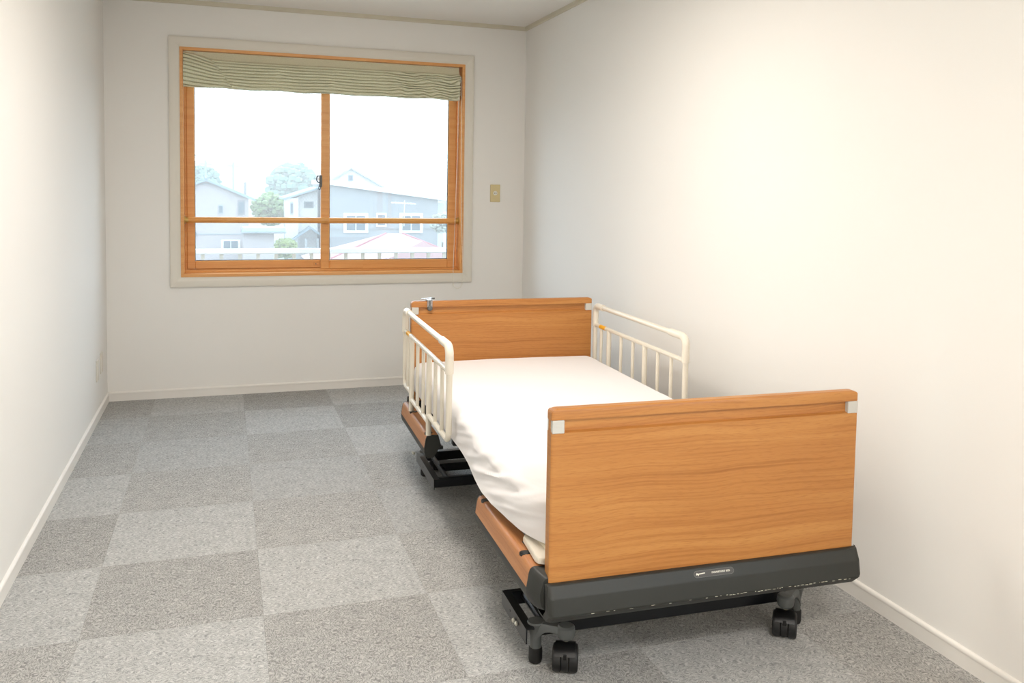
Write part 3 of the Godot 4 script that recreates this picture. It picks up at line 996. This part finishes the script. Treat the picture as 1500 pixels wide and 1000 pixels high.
# ---------------------------------------------------------------- roman shade
func shade() -> void:
	var t := thing("roman_shade", "drawn-up pale green fabric roman shade bunched at the top of the window", "window shade")
	var x0 := -0.243; var x1 := 1.445
	make(MB.new().box(Vector3((x0 + x1) / 2, 2.060, -0.062), Vector3(x1 - x0, 0.018, 0.036), 0.003), "headrail", M.white_plastic, t)
	for x: float in [-0.17, 0.36, 0.92, 1.39]:
		make(MB.new().box(Vector3(x, 2.0725, -0.026), Vector3(0.026, 0.004, 0.012), 0.002), "bracket", M.white_plastic, t)
	# gathered cloth: a flat band at the top, then pleats that sag between the cord lines
	var nx := 340; var ny := 230
	var warp := noise(13, 1.0, 2)
	var cr := noise(29, 1.0, 2)
	var cords := [-0.02, 0.30, 0.62, 0.94, 1.26]
	var P := []
	for i in nx + 1:
		var f := float(i) / nx
		var x := lerpf(x0, x1, f)
		var col := PackedVector3Array()
		# lower hem hangs a little between the cords
		var dc := 9.0
		for c: float in cords: dc = minf(dc, absf(x - c))
		var sag := 0.007 * clampf(dc / 0.16, 0.0, 1.0) + 0.003 * warp.get_noise_1d(x * 3.0)
		var yt := 2.0745
		var ybm := 1.868 - sag + 0.006 * exp(-pow((x - x0) / 0.10, 2))
		var right := smoothstep(0.86, 1.15, x)
		for j in ny + 1:
			var g := float(j) / ny
			var y := lerpf(yt, ybm, g)
			var xb := -0.115 + 0.15 * g                  # folds break off along this slanting line
			var left := maxf(xb - x, 0.0)
			var band := 0.19 * smoothstep(-0.24, -0.02, x) + 0.02
			var gg := clampf((g - band) / (1.0 - band), 0.0, 1.0)
			var ph := gg * 9.0 + 7.0 * left * (1.0 - 0.5 * gg) + (0.45 if left > 0.0 else 0.0)
			ph += 0.14 * warp.get_noise_2d(x * 1.6, g * 0.8) + 0.02 * warp.get_noise_2d(x * 6.0, g * 2.0)
			ph += right * (0.95 * cr.get_noise_2d(x * 4.6, g * 1.5) + 0.45 * cr.get_noise_2d(x * 9.0 + 5.0, g * 3.0))
			for c: float in cords: ph += 0.20 * exp(-pow((x - c) / 0.018, 2)) * sin(g * 11.0 + c * 30.0)
			var s := fposmod(ph, 1.0)
			var shape := 1.0 - pow(absf(2.0 * pow(s, 0.85) - 1.0), 3.6)       # full, with narrow creases between
			var amp := 0.013 * smoothstep(0.0, 0.05, gg) * (1.0 + 0.3 * cr.get_noise_2d(x * 3.0 + 80.0, g * 4.0))
			amp *= 1.0 + 0.5 * right * (0.5 + cr.get_noise_2d(x * 6.0 + 40.0, g * 3.0))
			for c: float in cords: amp *= 1.0 - 0.25 * exp(-pow((x - c) / 0.02, 2))
			var z := -0.024 + shape * amp + 0.030 * smoothstep(0.04, 0.45, g) - 0.012 * smoothstep(0.75, 1.0, g)
			y -= 0.0030 * shape * smoothstep(0.0, 0.1, gg) * (1.0 - smoothstep(0.95, 1.0, gg))
			col.append(Vector3(x, y, z))
		P.append(col)
	var b := MB.new()
	for i in nx:
		var a: PackedVector3Array = P[i]; var c: PackedVector3Array = P[i + 1]
		for j in ny:
			b.quad(a[j], a[j + 1], c[j + 1], c[j])
	# back layer, hem and sides close the cloth
	for i in nx:
		var a: PackedVector3Array = P[i]; var c: PackedVector3Array = P[i + 1]
		var ab := Vector3(a[ny].x, a[ny].y, -0.060); var cb := Vector3(c[ny].x, c[ny].y, -0.060)
		var at := Vector3(a[0].x, a[0].y, -0.060); var ct := Vector3(c[0].x, c[0].y, -0.060)
		b.quad(a[ny], ab, cb, c[ny])
		b.quad(ab, at, ct, cb)
	for e in 2:
		var a: PackedVector3Array = P[0 if e == 0 else nx]
		for j in ny:
			var p := Vector3(a[j].x, a[j].y, -0.060); var q := Vector3(a[j].x, a[j + 1].y, -0.060)
			if e == 0: b.quad(p, q, a[j + 1], a[j])
			else: b.quad(a[j], a[j + 1], q, p)
	make(b, "cloth", M.fabric, t, 60.0)
	# drive wheel and the endless bead chain
	make(MB.new().lathe(Vector3(1.449, 2.0, -0.020), Vector3.RIGHT, PackedVector2Array([Vector2(0.0, 0.0), Vector2(0.020, 0.0), Vector2(0.022, 0.003), Vector2(0.020, 0.008), Vector2(0.0, 0.009)]), 20), "drive_wheel", M.white_plastic, t)
	var path := PackedVector3Array()
	var left_s := [Vector3(1.436, 1.99, 0.016), Vector3(1.430, 1.55, 0.020), Vector3(1.418, 1.08, 0.024), Vector3(1.408, 0.74, 0.028), Vector3(1.409, 0.67, 0.028)]
	var right_s := [Vector3(1.470, 0.66, 0.028), Vector3(1.474, 0.74, 0.028), Vector3(1.462, 1.08, 0.024), Vector3(1.456, 1.55, 0.020), Vector3(1.453, 1.99, 0.016)]
	var cv := Curve3D.new()
	for p in left_s: cv.add_point(p)
	for k in range(1, 8):
		var an := PI + PI * k / 8
		cv.add_point(Vector3(1.4395 + cos(an) * 0.0305, 0.665 + sin(an) * 0.036, 0.028))
	for p in right_s: cv.add_point(p)
	var beads := MB.new()
	var total := cv.get_baked_length()
	var s := 0.0
	while s < total:
		beads.ball(cv.sample_baked(s), Vector3.ONE * 0.0029, 4, 6)
		s += 0.0080
	var cord := PackedVector3Array()
	for k in 121: cord.append(cv.sample_baked(total * k / 120.0))
	beads.tube(cord, 0.0006, 4, false)
	var ch := make(beads, "bead_chain", M.bead, t, 80.0)
	ch.set_meta("kind", "stuff")

func small_things() -> void:
	# handrail across the window
	var h := thing("window_handrail", "round light wood bar across the window on metal brackets", "handrail")
	var y := 1.070
	make(MB.new().tube(PackedVector3Array([Vector3(-0.236, y, -0.055), Vector3(1.452, y, -0.055)]), 0.0185, 16), "bar", M.pole, h)
	for e in 2:
		var x := -0.2435 if e == 0 else 1.4595
		var s := 1.0 if e == 0 else -1.0
		var br := make(MB.new().lathe(Vector3(x, y, -0.055), Vector3.RIGHT * s, PackedVector2Array([Vector2(0.026, 0.0), Vector2(0.026, 0.003), Vector2(0.019, 0.005), Vector2(0.019, 0.022), Vector2(0.017, 0.023)]), 22), "bracket", M.brass, h)
		for k: float in [-1.0, 1.0]:
			make(MB.new().ball(Vector3(x + s * 0.004, y + k * 0.0215, -0.055), Vector3(0.0025, 0.003, 0.003), 5, 8), "screw", M.steel, br)
	# aerial socket beside the window
	var o := thing("wall_socket", "ivory aerial socket plate on the wall right of the window", "socket", Vector3(1.6965, 1.258, 0))
	plate(o, 0.068, 0.116, M.ivory, false)
	make(MB.new().lathe(Vector3(0, 0.001, 0.0065), Vector3.BACK, PackedVector2Array([Vector2(0.0145, 0), Vector2(0.0145, 0.0012), Vector2(0.013, 0.0018), Vector2(0.0, 0.0018)]), 22), "insert", M.white_plastic, o)
	for x: float in [-0.005, 0.005]:
		make(MB.new().box(Vector3(x, 0.001, 0.0084), Vector3(0.006, 0.006, 0.0008)), "contact", mat(Color(0.48, 0.43, 0.36), 0.5), o)
	# two plates low on the left wall by the corner
	for a in [[0.445, 0.275, "cream wall plate low on the left wall, the one farther from the window wall"], [0.285, 0.287, "cream wall plate low on the left wall, the one nearest the window wall"]]:
		var q := thing("wall_plate", a[2], "socket", Vector3(XL, a[1], a[0]), PI / 2, "plates low on the left wall")
		plate(q, 0.07, 0.116, M.casing, true)
	# metal clamp hooked over the headboard
	var c := thing("metal_clamp", "small chrome clip hooked over the top edge of the headboard", "clip", Vector3(0.7416, 0, 3.6107), -0.0291)
	var uc := 0.085
	var vf := BL - 0.035
	var strap := []
	for k in 2:
		var s := PackedVector3Array()
		var uu := uc - 0.0125 if k == 0 else uc + 0.0125
		for p in [Vector2(-0.0035, 0.727), Vector2(-0.0035, 0.7655), Vector2(0.0, 0.769), Vector2(0.037, 0.769), Vector2(0.0395, 0.766), Vector2(0.0395, 0.735), Vector2(0.0375, 0.735), Vector2(0.0375, 0.7645), Vector2(0.036, 0.7665), Vector2(0.001, 0.7665), Vector2(-0.0015, 0.764), Vector2(-0.0015, 0.727)]:
			s.append(bl(uu, vf + p.x, p.y))
		strap.append(s)
	make(MB.new().loft(strap), "strap", M.steel, c)
	make(MB.new().box(bl(uc, vf - 0.0042, 0.7545), Vector3(0.007, 0.022, 0.0012), 0.0005), "slot", M.cast, c)
	make(MB.new().lathe(bl(uc, vf - 0.0035, 0.731), Vector3.BACK, PackedVector2Array([Vector2(0.0125, 0.0), Vector2(0.0125, 0.003), Vector2(0.010, 0.007), Vector2(0.0, 0.009)]), 20), "pad", M.cast, c)
	var lv := PackedVector3Array([bl(uc - 0.040, vf + 0.004, 0.7725), bl(uc - 0.01, vf + 0.012, 0.7745), bl(uc + 0.012, vf + 0.016, 0.776)])
	var ls := []
	for k in 3:
		var wd: float = [0.004, 0.010, 0.009][k]
		var s := PackedVector3Array()
		for p in [Vector2(-wd, -0.002), Vector2(wd, -0.002), Vector2(wd, 0.002), Vector2(-wd, 0.002)]:
			s.append(lv[k] + Vector3(0, p.y, p.x))
		ls.append(s)
	make(MB.new().loft(ls), "lever", M.steel, c)
	make(MB.new().tube(PackedVector3Array([bl(uc + 0.008, vf + 0.014, 0.774), bl(uc + 0.026, vf + 0.014, 0.774)]), 0.0042, 10), "knob", M.cast, c)

func plate(o: Node3D, w: float, h: float, m: Material, screws: bool) -> void:
	make(MB.new().box(Vector3(0, 0, 0.0035), Vector3(w, h, 0.007), 0.0025), "plate", m, o)
	if screws:
		make(MB.new().box(Vector3(0, 0, 0.0075), Vector3(w * 0.5, h * 0.58, 0.002), 0.0008), "cover", m, o)

# ---------------------------------------------------------------- outside the window
func outdoors() -> void:
	var white := mat(Color(0.758, 0.758, 0.750), 0.6)
	# veranda rail just beyond the glass
	var r := thing("veranda_railing", "white metal veranda railing with flat balusters outside the window", "railing", Vector3(0, 0, -1.3))
	make(MB.new().box(Vector3(0.75, 0.787, 0), Vector3(4.2, 0.040, 0.05), 0.006), "top_rail", white, r)
	make(MB.new().box(Vector3(0.75, 0.10, 0), Vector3(4.2, 0.03, 0.03), 0.004), "bottom_rail", white, r)
	var rb := MB.new().box(Vector3(0, 0.435, 0), Vector3(0.028, 0.67, 0.018), 0.002).mesh()
	for k in range(-9, 20): put(rb, "baluster", mat(Color(0.656, 0.631, 0.588), 0.6) if k == -9 else r.get_node("baluster").material_override, r, Vector3(-0.168 + 0.1315 * k, 0, 0))
	make(MB.new().box(Vector3(0.75, -0.02, 0.42), Vector3(4.4, 0.16, 1.1)), "veranda_floor", mat(Color(0.520, 0.520, 0.503), 0.8), r)
	# ground far below
	var g := make(MB.new().box(Vector3(0, -7.1, -100), Vector3(500, 0.2, 390)), "ground", mat(Color(0.435, 0.452, 0.435), 0.9))
	struct(g, "street level ground below the window")

	# summer haze over the town
	var hz := FogVolume.new()
	hz.name = "haze"
	hz.size = Vector3(400, 60, 190)
	hz.position = Vector3(0, 22.5, -99)
	var fm := FogMaterial.new()
	fm.density = 0.0034
	fm.albedo = Color(1.0, 1.0, 1.0)
	hz.material = fm
	hz.set_meta("kind", "stuff")
	hz.set_meta("label", "pale summer haze over the town")
	add_child(hz)
	var wall_grey := mat(Color(0.55, 0.525, 0.525), 0.85)
	var roof_teal := mat(Color(0.418, 0.486, 0.520), 0.7)
	var pane := mat(Color(0.30, 0.35, 0.38), 0.6, 0.0, 0.3)
	# --- gabled house on the left
	var a := thing("house", "pale grey gabled house behind the left pane", "house", Vector3(0, 0, -55))
	# gable wall faces the window: outline in x, y
	make(MB.new().prism(PackedVector2Array([Vector2(-6.0, -7.0), Vector2(1.52, -7.0), Vector2(1.52, 0.42), Vector2(-1.11, 1.5), Vector2(-6.0, -0.4)]), 2, -7.9, 0.04), "gable", wall_grey, a)
	for s in [[Vector2(-1.13, 1.66), Vector2(1.95, 0.36)], [Vector2(-1.09, 1.66), Vector2(-6.6, -0.55)]]:
		var p: Vector2 = s[0]; var q: Vector2 = s[1]
		make(MB.new().prism(PackedVector2Array([p, q, q - Vector2(0, 0.16), p - Vector2(0, 0.16)]), 2, -8.4, 0.35), "roof", roof_teal, a)
	make(MB.new().box(Vector3(1.35, 0.9, -2.0), Vector3(0.14, 1.1, 0.14), 0.02), "vent_pipe", mat(Color(0.418, 0.435, 0.452), 0.7), a)
	house_window(a, -0.22, -0.35, 0.30, 0.58, 0.04, pane, mat(Color(0.460, 0.503, 0.520), 0.5), 1)
	house_window(a, 1.06, -0.23, 0.46, 0.98, 0.04, pane, mat(Color(0.375, 0.375, 0.392), 0.5), 1)
	house_window(a, 0.39, -2.68, 1.20, 0.66, 0.04, pane, white, 2)
	make(MB.new().box(Vector3(-0.9, -1.98, 0.06), Vector3(6.0, 0.05, 0.05)), "ledge", roof_teal, a)
	make(MB.new().box(Vector3(-1.85, -2.0, 0.10), Vector3(0.24, 0.36, 0.14), 0.02), "meter_box", mat(Color(0.375, 0.401, 0.435), 0.6), a)
	make(MB.new().box(Vector3(-1.12, 1.28, 0.06), Vector3(0.42, 0.10, 0.06)), "gable_vent", mat(Color(0.486, 0.503, 0.520), 0.7), a)
	# --- flat roofed annex in front of it
	var b := thing("annex", "low annex with a pale green flat roof beside the grey gabled house", "annex", Vector3(0, 0, -52))
	make(MB.new().box(Vector3(2.05, -4.4, -0.9), Vector3(1.85, 5.2, 1.6)), "wall", wall_grey, b)
	make(MB.new().box(Vector3(2.36, -1.52, -0.6), Vector3(2.62, 0.26, 2.2), 0.03), "roof_slab", mat(Color(0.520, 0.631, 0.605), 0.6), b)
	make(MB.new().box(Vector3(2.36, -1.70, -0.6), Vector3(2.70, 0.10, 2.3), 0.02), "fascia", mat(Color(0.384, 0.435, 0.443), 0.6), b)
	# --- white house in the middle
	var c := thing("house", "narrow white gabled house seen left of the middle stile", "house", Vector3(0, 0, -58))
	make(MB.new().prism(PackedVector2Array([Vector2(4.65, -7.0), Vector2(6.3, -7.0), Vector2(6.3, 1.0), Vector2(6.2, 1.05), Vector2(4.65, 0.35)]), 2, -5.0, 0.0), "wall", white, c)
	make(MB.new().box(Vector3(4.45, -3.3, 0.2), Vector3(0.9, 7.4, 1.2)), "bay", mat(Color(0.690, 0.699, 0.707), 0.8), c)
	make(MB.new().prism(PackedVector2Array([Vector2(3.95, 0.42), Vector2(6.33, 1.21), Vector2(6.33, 1.09), Vector2(3.95, 0.28)]), 2, -5.2, 0.9), "roof", roof_teal, c)
	house_window(c, 5.68, -0.05, 0.66, 0.46, 0.0, pane, mat(Color(0.418, 0.452, 0.469), 0.5), 1)
	house_window(c, 4.45, -0.30, 0.20, 0.9, 0.8, pane, mat(Color(0.503, 0.537, 0.554), 0.5), 1)
	make(MB.new().prism(PackedVector2Array([Vector2(4.5, -2.4), Vector2(5.7, -1.55), Vector2(6.33, -2.0), Vector2(6.33, -2.16), Vector2(5.7, -1.72), Vector2(4.5, -2.55)]), 2, 0.0, 1.2), "porch_roof", roof_teal, c)
	for x: float in [4.75, 5.4, 6.2]: make(MB.new().box(Vector3(x, -4.6, 1.0), Vector3(0.16, 4.4, 0.16)), "porch_post", mat(Color(0.605, 0.622, 0.622), 0.7), c)
	# --- big blue grey house on the right
	var blue := mat(Color(0.47, 0.48, 0.485), 0.85)
	var d := thing("house", "wide blue-grey house with a white sloping parapet behind the right pane", "house", Vector3(0, 0, -55))
	make(MB.new().prism(PackedVector2Array([Vector2(6.5, -7), Vector2(14.35, -7), Vector2(14.35, 0.55), Vector2(6.5, 1.45)]), 2, -9.0, 0.0), "wall", blue, d)
	make(MB.new().prism(PackedVector2Array([Vector2(6.45, 1.42), Vector2(6.45, 1.74), Vector2(15.1, 0.64), Vector2(15.1, 0.36)]), 2, -9.2, 0.3), "parapet", white, d)
	house_window(d, 8.58, -1.22, 1.69, 1.36, 0.0, pane, white, 2)
	house_window(d, 10.34, -1.0, 0.72, 0.95, 0.0, pane, white, 1)
	house_window(d, 12.44, -1.21, 1.67, 1.39, 0.0, pane, white, 2)
	make(MB.new().box(Vector3(10.1, -1.62, 0.05), Vector3(8.4, 0.03, 0.03)), "cable", mat(Color(0.375, 0.401, 0.418), 0.7), d)
	make(MB.new().box(Vector3(14.75, -3.4, -3.0), Vector3(0.8, 7.2, 3.0)), "side_wing", mat(Color(0.699, 0.724, 0.733), 0.8), d)
	# aerial on a mast in front of it
	var an := thing("television_aerial", "white rooftop aerial in front of the blue-grey house", "aerial", Vector3(11.2, 0, -50))
	make(MB.new().tube(PackedVector3Array([Vector3(-0.25, -1.2, 0), Vector3(-0.22, 0.46, 0)]), 0.03, 6), "mast", white, an)
	make(MB.new().tube(PackedVector3Array([Vector3(-1.1, 0.30, 0), Vector3(0.55, 0.22, 0)]), 0.022, 6), "boom", white, an)
	for k in 8:
		make(MB.new().box(Vector3(-1.0 + k * 0.2, 0.30 - k * 0.008, 0), Vector3(0.02, 0.10, 0.7)), "element", white, an)
	# --- white gable behind
	var e := thing("house", "small white gabled house showing above the blue-grey house", "house", Vector3(0, 0, -75))
	make(MB.new().prism(PackedVector2Array([Vector2(9.2, -7), Vector2(13.7, -7), Vector2(13.7, 1.4), Vector2(10.95, 2.92), Vector2(9.2, 1.95)]), 2, -7.0, 0.0), "wall", mat(Color(0.724, 0.733, 0.733), 0.8), e)
	make(MB.new().prism(PackedVector2Array([Vector2(8.8, 1.75), Vector2(10.95, 3.06), Vector2(14.3, 1.12), Vector2(14.3, 0.98), Vector2(10.95, 2.90), Vector2(8.8, 1.60)]), 2, -7.3, 0.4), "roof", mat(Color(0.571, 0.605, 0.622), 0.7), e)
	house_window(e, 10.93, 2.06, 0.44, 0.56, 0.0, pane, mat(Color(0.460, 0.503, 0.528), 0.5), 1)
	# --- red hipped roof close by
	var h := thing("house", "house with a faded red hipped roof just above the railing", "house", Vector3(0, 0, -35))
	var red := mat(Color(0.60, 0.49, 0.485), 0.8)
	var rf := MB.new()
	var R := [Vector3(3.6, -2.2, 2.2), Vector3(11.2, -2.2, 2.2), Vector3(11.2, -2.2, -4.0), Vector3(3.6, -2.2, -4.0)]
	var k1 := Vector3(7.3, -0.92, -0.9); var k2 := Vector3(8.1, -0.92, -0.9)
	rf.quad(R[0], R[1], k2, k1); rf.tri(R[1], R[2], k2); rf.quad(R[2], R[3], k1, k2); rf.tri(R[3], R[0], k1)
	rf.quad(R[3], R[2], R[1], R[0])
	var rfo := make(rf, "roof", red, h)
	make(MB.new().prism(PackedVector2Array([Vector2(6.9, -1.9), Vector2(8.45, -1.12), Vector2(10.1, -1.9)]), 2, -0.8, 2.0), "dormer_roof", red, rfo)
	make(MB.new().box(Vector3(7.4, -4.7, -0.9), Vector3(6.6, 5.0, 5.2)), "wall", mat(Color(0.588, 0.554, 0.571), 0.85), h)
	for q in [[R[0], k1], [R[1], k2]]:
		make(MB.new().tube(PackedVector3Array([q[0], q[1]]), 0.05, 6), "ridge_cap", mat(Color(0.554, 0.375, 0.384), 0.8), rfo)
	# --- distant block and its neighbours
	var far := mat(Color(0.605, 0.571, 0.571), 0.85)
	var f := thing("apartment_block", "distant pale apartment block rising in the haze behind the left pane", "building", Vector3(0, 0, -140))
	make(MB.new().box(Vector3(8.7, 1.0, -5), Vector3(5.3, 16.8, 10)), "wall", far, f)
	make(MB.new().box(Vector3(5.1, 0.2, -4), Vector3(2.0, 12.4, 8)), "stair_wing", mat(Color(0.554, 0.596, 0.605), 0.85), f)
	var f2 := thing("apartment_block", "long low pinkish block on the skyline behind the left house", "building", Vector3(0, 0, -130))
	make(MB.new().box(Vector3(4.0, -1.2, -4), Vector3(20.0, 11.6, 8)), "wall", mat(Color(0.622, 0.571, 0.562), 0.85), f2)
	# --- poles
	for p in [[-1.9, 3.9, -95.0, "pale utility pole above the ridge of the left house"], [0.95, 3.75, -95.0, "pale utility pole right of the left house's ridge"], [-3.2, 4.8, -95.0, "pale utility pole at the left edge of the glass"]]:
		var po := thing("utility_pole", p[3], "pole", Vector3(p[0], 0, p[2]), 0.0, "utility poles beyond the left house")
		make(MB.new().tube(PackedVector3Array([Vector3(0, -7, 0), Vector3(0, p[1], 0)]), 0.11, 8), "shaft", mat(Color(0.460, 0.520, 0.520), 0.8), po)
		make(MB.new().box(Vector3(0, p[1] - 0.45, 0), Vector3(1.3, 0.10, 0.12)), "crossarm", mat(Color(0.418, 0.469, 0.477), 0.8), po)
	# --- trees
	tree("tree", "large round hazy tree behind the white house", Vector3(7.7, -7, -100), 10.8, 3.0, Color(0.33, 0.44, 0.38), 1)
	tree("tree", "broad green tree between the grey house and the white house", Vector3(3.5, -7, -66), 7.7, 1.45, Color(0.40, 0.48, 0.30), 2)
	tree("tree", "small bush of yellow-green leaves beside the annex", Vector3(3.95, -7, -56), 4.7, 0.8, Color(0.44, 0.50, 0.26), 3)
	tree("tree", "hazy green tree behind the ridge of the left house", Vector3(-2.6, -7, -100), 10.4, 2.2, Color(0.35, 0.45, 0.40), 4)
	tree("tree", "pale leafy tree at the right end of the blue-grey house", Vector3(13.9, -7, -52), 6.6, 0.75, Color(0.55, 0.58, 0.54), 5)

func house_window(o: Node3D, x: float, y: float, w: float, h: float, z: float, pane: Material, frame: Material, panes: int) -> void:
	var f := make(MB.new().box(Vector3(x, y, z + 0.03), Vector3(w, h, 0.10), 0.01), "window", frame, o)
	for k in panes:
		var pw := (w * 0.8) / panes
		make(MB.new().box(Vector3(x - w * 0.4 + pw * (k + 0.5) , y, z + 0.09), Vector3(pw * 0.88, h * 0.74, 0.03)), "pane", pane, f)

func tree(called: String, label: String, at: Vector3, height: float, rad: float, c: Color, sd: int) -> void:
	var t := thing(called, label, "tree", at)
	var rng := RandomNumberGenerator.new()
	rng.seed = 100 + sd
	make(MB.new().tube(PackedVector3Array([Vector3.ZERO, Vector3(0.1, height * 0.7, 0)]), rad * 0.09, 8), "trunk", mat(Color(0.349, 0.298, 0.247), 0.9), t)
	var b := MB.new()
	for k in 420:
		var p := Vector3(rng.randfn(), rng.randfn(), rng.randfn()).normalized() * pow(rng.randf(), 0.4)
		p = Vector3(p.x * rad, height - rad * 0.9 + p.y * rad * 0.9, p.z * rad)
		b.ball(p, Vector3(1, 0.75, 1) * rad * rng.randf_range(0.08, 0.2), 3, 5)
	make(b, "crown", mat(c, 0.9), t, 20.0)
